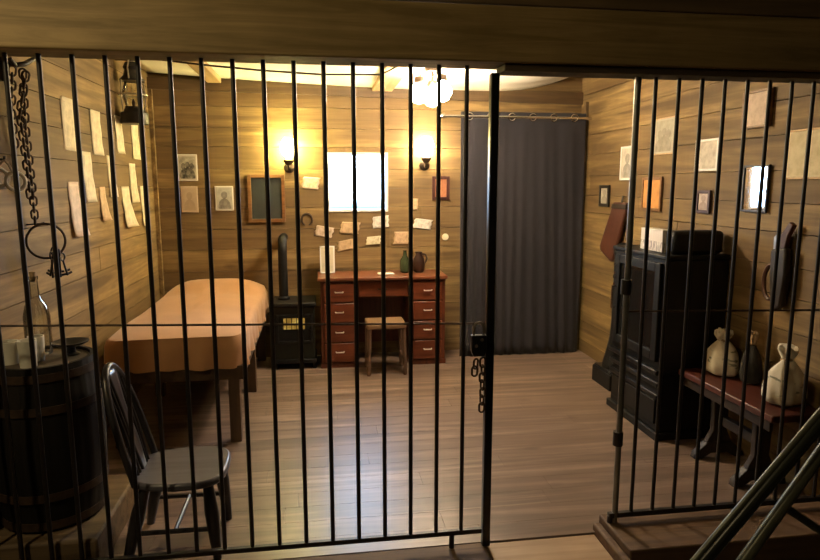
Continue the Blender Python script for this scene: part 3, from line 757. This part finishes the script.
MB().tube([(0, .08*sin(2*PI*k/32), -.08-.08*cos(2*PI*k/32)) for k in range(32)], .0055, 8, closed=True).build('ring', 'rust', kr)
def key_bm(L):
    m = MB(); m.tube([(0, .016*sin(2*PI*k/14), -.02-.018*cos(2*PI*k/14)) for k in range(14)], .004, 6, closed=True)
    m.tube([(0, 0, -.036), (0, 0, -L)], .0045, 8); m.box((-.003, 0, -L+.002), (.003, .026, -L+.012)); m.box((-.003, 0, -L+.018), (.003, .02, -L+.027)); return m
for k, (dy, rx) in enumerate(((.035, .12), (.055, .25), (.015, -.05), (.045, .05), (.025, .3))):
    o = key_bm(.105+.01*k).build('key', 'iron', kr); o.location = (.008*k-.006, dy, -.148+.01*k); o.rotation_euler = (rx, 0, .5*k)
hc = thing('handcuffs', 'shiny steel handcuffs hanging on the left wall at the left edge', 'handcuffs', (XL+.055, 2.815, 1.60), -1.05)
MB().tube([(-.035, -.052, -.002), (0, 0, 0), (.03, 0, 0), (.034, 0, .012)], .005, 8).build('nail', 'iron', hc)
for dy, dz, rx in ((-.03, -.075, .3), (.03, -.09, -.25)):
    o = MB().tube([(.018, .036*sin(2*PI*k/20), .036*cos(2*PI*k/20)) for k in range(20)], .0085, 8, closed=True).build('cuff', 'nickel', hc); o.location = (0, dy, dz); o.rotation_euler = (rx, 0, .2)
MB().tube([(.026, -.025, -.04), (.028, -.01, -.012), (.03, 0, -.004), (.028, .012, -.02), (.024, .026, -.055)], .005, 8).build('cuff_link', 'steel', hc)
o = MB().tube([(XL-.002, 4.6, 2.327), (XL+.06, 4.6, 2.327), (XL+.125, 4.6, 2.327), (XL+.135, 4.6, 2.343)], .006, 8).build('lantern_hook', 'iron')
tag(o, 'iron hook at the top of the left wall holding the lantern', 'hook')
ln = thing('lantern', 'black railroad lantern with a glass globe hanging on the left wall', 'lantern', (XL+.101, 4.6, 1.905)); ln.scale = (1.12, 1.12, 1.42)
MB().lathe([(.078, 0), (.082, .006), (.08, .05), (.062, .062), (.05, .075), (.05, .08)], seg=28).build('oil_base', 'iron', ln)
MB().lathe([(.046, .082), (.06, .12), (.06, .155), (.044, .20)], seg=26, cap=False).build('globe', 'clear', ln)
MB().lathe([(.07, .198), (.072, .206), (.05, .225), (.042, .25), (.05, .262), (.035, .285), (.015, .29)], seg=28).build('cap', 'iron', ln)
MB().lathe([(.008, .08), (.012, .10), (.003, .118)], seg=12).build('burner', 'bulb_metal', ln)
for k in range(4):
    a = PI/4+PI/2*k; MB().tube([(.07*cos(a), .07*sin(a), .05), (.078*cos(a), .078*sin(a), .13), (.07*cos(a), .07*sin(a), .203)], .004, 6).build('guard_wire', 'steel', ln)
MB().tube([(.081*cos(2*PI*k/28), .081*sin(2*PI*k/28), .135) for k in range(28)], .0035, 6, closed=True).build('guard_ring', 'steel', ln)
MB().tube([(0, -.07, .205), (0, -.085, .25), (0, -.055, .29), (0, 0, .307), (0, .055, .29), (0, .085, .25), (0, .07, .205)], .0045, 8).build('bail_handle', 'steel', ln)

# ------------------------------------------------------------------ big stove on the right
bs = thing('cast_iron_stove', 'tall black cast iron stove with a glass door by the right wall', 'stove', (1.945, 3.25, 0))
DX = .375
MB().box((-.015, -.015, 0), (DX, .62, .05)).build('base_plate', 'stove', bs, bev=.006)
MB().box((0.005, 0.0, .05), (DX-.04, .60, .41)).build('pedestal', 'stove', bs, bev=.006)
pr = [(-.0, .44), (.02, .40), (.30, .40), (.36, .46), (.382, .56), (.382, 1.03), (.37, 1.075), (-.0, 1.075)]
MB().prism(pr, .62, 'XZ', -.01).build('stove_body', 'stove', bs, bev=.008)
MB().box((-.022, -.02, 1.075), (DX+.005, .62, 1.10)).build('top_plate', 'stove', bs, bev=.006)
for z in (.395, .32, .25):
    MB().box((-.028+.012*(z < .38), .0, z), (0.006, .60, z+.03)).build('moulding', 'iron_gloss', bs, bev=.006)
MB().box((-.006, .03, .09), (.006, .57, .235)).build('ash_door', 'stove', bs, bev=.004)
fd = MB()
oy0, oy1, oz0, oz1, ft = .03, .57, .47, 1.05, .055
fd.box((-.022, oy0, oz0), (.0, oy0+ft, oz1)); fd.box((-.022, oy1-ft, oz0), (.0, oy1, oz1)); fd.box((-.022, oy0+ft, oz1-ft), (.0, oy1-ft, oz1)); fd.box((-.022, oy0+ft, oz0), (.0, oy1-ft, oz0+ft))
fdo = fd.build('fire_door', 'stove', bs, smooth=False, bev=.004)
t_ = NT('stove_door_glass'); t_.col((.008, .008, .008, 1)); t_.set(.12)
MB().box((-.010, oy0+ft, oz0+ft), (-.002, oy1-ft, oz1-ft)).build('door_glass', t_.m, fdo, smooth=False)
MB().tube([(-.02, oy1-.03, .70), (-.05, oy1-.03, .70), (-.05, oy1-.03, .84), (-.02, oy1-.03, .84)], .008, 8).build('handle', 'chrome', fdo)
for z in (.98, .90): MB().tube([(-.022, oy1-.012, z), (-.034, oy1-.012, z)], .012, 12).build('door_knob', 'chrome', bs)
o = MB().box((0, 0, 0), (.31, .10, .135)).build('cash_box', 'stove', bev=.022); o.location = (1.99, 3.262, 1.101)
tag(o, 'black rounded box on the near end of the big stove top', 'box')
def bx_mat():
    t = NT('white_printed_box'); v = t.coord((1, 1, 1)); sp = t.n('ShaderNodeSeparateXYZ'); t.l(v, sp.inputs[0])
    n = t.noise(t.coord((90, 90, 18)), 1, 3)
    low = t.math('LESS_THAN', sp.outputs['Z'], .06)
    k = t.math('MULTIPLY', t.ramp(n, [(.48, (0, 0, 0, 1)), (.54, (1, 1, 1, 1))]), low)
    t.col(t.mixc(t.math('MULTIPLY', k, .7), (.70, .64, .58, 1), (.16, .13, .14, 1))); t.set(.6); return t.m
wb = thing('printed_box', 'white printed cardboard box on the far end of the big stove top', 'box', (2.03, 3.52, 1.101), -PI/2)
MB().box((-.125, -.035, 0), (.125, .035, .125)).build('box_body', bx_mat(), wb, smooth=False, bev=.002)
MB().box((-.126, -.036, .125), (.126, .036, .130)).build('box_lid', 'white_paper', wb, smooth=False)

# flared column on its foot beyond the stove
fl = thing('flue_column', 'black flared iron column on a square foot beyond the big stove', 'column', (2.195, 4.26, 0))
MB().box((-.125, -.15, 0), (.125, .15, .125)).build('foot', 'stove', fl, bev=.008)
MB().box((-.115, -.135, .125), (.115, .135, .14)).build('cap_plate', 'iron_gloss', fl, bev=.004)
MB().lathe([(.11, .14), (.10, .19), (.08, .28), (.062, .38), (.055, .5), (.055, .98), (.062, 1.0), (.062, 1.03), (.045, 1.06), (.02, 1.075)], seg=26).build('shaft', 'stove', fl)
for z in (.86, .78): MB().tube([(-.05, -.02, z), (-.066, -.025, z)], .010, 10).build('stud', 'chrome', fl)
# rifle scabbard on the right wall
sb = thing('leather_scabbard', 'red brown leather scabbard slanting down the right wall beyond the stove', 'scabbard', (XR-.004, 4.62, 1.36), -PI/2)
# local: X = -world Y ... rotated -90deg: local x -> world -y ; local -y -> world -x
MB().prism([(-.01, 0), (.20, 0), (.195, -.06), (.03, -.45), (-.02, -.47), (-.21, -.40), (-.22, -.36)][::-1], .035, 'XZ', -.042).build('pouch', 'red_leather', sb, bev=.012)
MB().prism([(-.022, -.012), (.205, -.012), (.20, -.05), (-.042, -.05)][::-1], .041, 'XZ', -.045).build('top_band', 'leather', sb, bev=.006)
MB().tube([(.09, -.02, .0), (.09, -.01, .05)], .008, 8).build('hanging_strap', 'leather', sb)

# gun belt and holster
hb = thing('holster', 'dark leather holster with a belt loop hanging low on the right wall', 'holster', (XR-.004, 2.81, 1.17), -PI/2)
MB().prism([(-.055, .0), (.05, .02), (.06, -.12), (.045, -.28), (.01, -.31), (-.03, -.27), (-.05, -.12)][::-1], .04, 'XZ', -.05).build('pouch', 'leather', hb, bev=.012)
bl = [(-.06+.05*sin(2*PI*k/24), -.026, -.17-.09*cos(2*PI*k/24)) for k in range(24)]
MB().tube(bl, .011, 6, closed=True).build('belt_loop', 'red_leather', hb)
MB().tube([(0, -.02, 0), (0, -.012, .07)], .012, 8).build('hanging_strap', 'leather', hb)
pg = thing('pistol', 'pistol with a dark wooden grip sticking out of the holster', 'pistol', (XR-.03, 2.81, 1.172), -PI/2)
MB().prism([(-.03, -.02), (.028, -.012), (.045, .07), (.075, .13), (.045, .145), (.005, .09), (-.02, .06)], .026, 'XZ', -.013).build('grip', 'red_leather', pg, bev=.007)
MB().prism([(-.05, -.04), (-.02, -.04), (-.015, .05), (-.03, .085), (-.055, .06)], .018, 'XZ', -.009).build('hammer', 'steel', pg, bev=.004)

# ------------------------------------------------------------------ bench and sacks
be = thing('bench', 'dark trestle bench with a red brown top along the right wall', 'bench', (2.165, 2.83, 0))
MB().box((-.135, -.385, .415), (.145, .375, .45)).build('bench_top', 'bench_top', be, bev=.006)
for sx in (-.115, .10): MB().box((sx, -.35, .36), (sx+.02, .34, .415)).build('apron', 'bench', be, bev=.003)
for y in (-.16, .17):
    MB().prism([(-.10, .415), (-.045, .33), (-.04, .16), (-.075, .09), (.075, .09), (.04, .16), (.045, .33), (.10, .415)][::-1], .035, 'XZ', y-.0175).build('trestle', 'bench', be, bev=.004)
    MB().prism([(-.145, 0), (-.10, 0), (-.05, .03), (.05, .03), (.10, 0), (.145, 0), (.14, .03), (.075, .09), (-.075, .09), (-.14, .03)], .045, 'XZ', y-.0225).build('trestle_foot', 'bench', be, bev=.004)
MB().box((-.02, -.142, .20), (.02, .152, .25)).build('stretcher', 'bench', be, bev=.003)
def sack(label, loc, r, h, mat, tie, name='cloth_sack', seed=0, top='sack', group=None, cat='sack'):
    t = thing(name, label, cat, loc, seed*1.3, group)
    def lump(p, a, rr, z):
        k = 1+.07*sin(2*a+seed)+.05*sin(5*a+seed*2+9*z)+.03*sin(11*a+20*z)
        return Vector((p.x*k, p.y*k*.86, p.z+.012*sin(3*a+seed)*(z/h)))
    pf = [(.25*r, 0), (.9*r, .004), (1.05*r, .12*h), (1.03*r, .30*h), (.9*r, .48*h), (.66*r, .62*h), (.38*r, .72*h), (.22*r, .78*h)]
    MB().lathe(pf, seg=40, fn=lump).build('sack_body', mat, t, sub=1)
    MB().lathe([(.21*r, .77*h), (.30*r, .84*h), (.42*r, .92*h), (.40*r, .99*h), (.26*r, h)], seg=30, fn=lambda p, a, rr, z: Vector((p.x*(1+.16*sin(6*a)), p.y*(1+.16*sin(6*a+1)), p.z+.01*sin(5*a)))).build('sack_ruffle', top, t)
    MB().tube([(.235*r*cos(2*PI*k/20), .215*r*sin(2*PI*k/20), .775*h+.006*sin(2*PI*k/20)) for k in range(20)], .007, 6, closed=True).build('tie_cord', tie, t)
    return t
sack('printed cream cloth sack at the far end of the bench beside the stove', (2.213, 3.085, .451), .103, .245, 'sack', 'tan_cloth', seed=1, group='cloth sacks on the bench')
sack('dark cloth sack with a tan gathered top between the two cream sacks', (2.255, 2.90, .451), .050, .275, 'dark_cloth', 'tan_cloth', seed=2, top='tan_cloth', group='cloth sacks on the bench')
sack('plump cream cloth sack at the near end of the bench', (2.213, 2.605, .451), .103, .28, 'sack', 'tan_cloth', seed=3, group='cloth sacks on the bench')

# ------------------------------------------------------------------ stair handrail in the hall
hr = thing('stair_handrail', 'dark green metal stair handrail in the bottom right corner outside the bars', 'handrail', (1.412, 1.6, -.12))
def bar_xz(a, b, w, d, name, mat):
    a, b = Vector(a), Vector(b); u = (b-a).normalized(); n = Vector((-u.z, 0, u.x))*(w/2); y = Vector((0, d/2, 0))
    MB().hexa([a-n-y, b-n-y, b-n+y, a-n+y, a+n-y, b+n-y, b+n+y, a+n+y]).build(name, mat, hr, bev=min(w, d)*.3)
o0 = Vector((1.40, 1.6, -.12))
A = Vector((1.085, 1.6, .352))-o0; B = Vector((1.515, 1.6, .868))-o0
nn = Vector(((B-A).z, 0, -(B-A).x)).normalized()
d_ = (B-A).normalized()
bar_xz(A-d_*.55+nn*.020, B+d_*.5+nn*.020, .036, .045, 'top_rail', 'rail_paint')
MB().tube([A-d_*.55, B+d_*.5], .010, 10).build('rail_edge', 'rail_lit', hr)  # thin pale tube added as the lit upper edge of the top rail
A2 = Vector((1.262, 1.6, .347))-o0; B2 = Vector((1.513, 1.6, .719))-o0; d2 = (B2-A2).normalized()
MB().tube([A2-d2*.35, B2+d2*.45], .019, 12).build('lower_rail', 'rail_lit', hr)  # same pale colour, its lit edge painted over the whole tube
Cc = Vector((1.385, 1.6, .520))-o0; Dd = Vector((1.56, 1.6, .40))-o0
MB().tube([Cc, Dd, Dd+(Dd-Cc)*1.0], .013, 10).build('brace', 'rail_paint', hr)
E_ = A-d_*.5+nn*.1
F_ = B+d_*.45+nn*.1
MB().tube([(E_.x, 0, E_.z), (E_.x, 0, 0.0)] if E_.z > 0 else [(E_.x, 0, .05), (E_.x, 0, 0)], .02, 12).build('newel', 'rail_paint', hr)
MB().tube([(F_.x, 0, F_.z), (F_.x, 0, 0.0)], .02, 12).build('newel', 'rail_paint', hr)

# ------------------------------------------------------------------ light, world, camera
hl = bpy.data.lights.new('hall_light', 'POINT'); hl.energy = 65; hl.color = (1, .78, .42); hl.shadow_soft_size = .08
ho = bpy.data.objects.new('hall_light', hl); C.objects.link(ho); ho.location = (-1.75, .95, 2.62)
pl = bpy.data.lights.new('window_portal', 'AREA'); pl.shape = 'RECTANGLE'; pl.size = .5; pl.size_y = .48; pl.cycles.is_portal = True
po = bpy.data.objects.new('window_portal', pl); C.objects.link(po); po.location = ((WX0+WX1)/2, YB+.09, (WZ0+WZ1)/2); po.rotation_euler = (-PI/2, 0, 0)
wd = bpy.data.worlds.new('world'); bpy.context.scene.world = wd; wd.use_nodes = True
nt = wd.node_tree; bg = nt.nodes['Background']
tc = nt.nodes.new('ShaderNodeTexCoord'); sp = nt.nodes.new('ShaderNodeSeparateXYZ'); rp = nt.nodes.new('ShaderNodeValToRGB')
nt.links.new(tc.outputs['Generated'], sp.inputs[0])
ad = nt.nodes.new('ShaderNodeMath'); ad.operation = 'MULTIPLY_ADD'; ad.inputs[1].default_value = .5; ad.inputs[2].default_value = .5
nt.links.new(sp.outputs['Z'], ad.inputs[0]); nt.links.new(ad.outputs[0], rp.inputs[0])
e = rp.color_ramp.elements; e[0].position = .4835; e[0].color = (.012, .026, .030, 1); e[1].position = .4965; e[1].color = (.46, .68, 1.0, 1)
nt.links.new(rp.outputs['Color'], bg.inputs['Color']); bg.inputs['Strength'].default_value = 40.0

cam = bpy.data.cameras.new('camera'); cam.sensor_width = 36; cam.sensor_fit = 'HORIZONTAL'; cam.lens = 622.4/820*36; cam.clip_start = .02
co = bpy.data.objects.new('camera', cam); C.objects.link(co); co.location = (0, 0, 1.5)
co.rotation_euler = (PI/2-math.radians(8.769), 0, -math.radians(8.321))
s = bpy.context.scene; s.camera = co
s.view_settings.view_transform = 'Standard'; s.view_settings.look = 'None'; s.view_settings.gamma = 1; s.view_settings.use_curve_mapping = False
s.view_settings.exposure = 0.0
s.cycles.use_denoising = True; s.cycles.max_bounces = 8; s.cycles.sample_clamp_indirect = 6
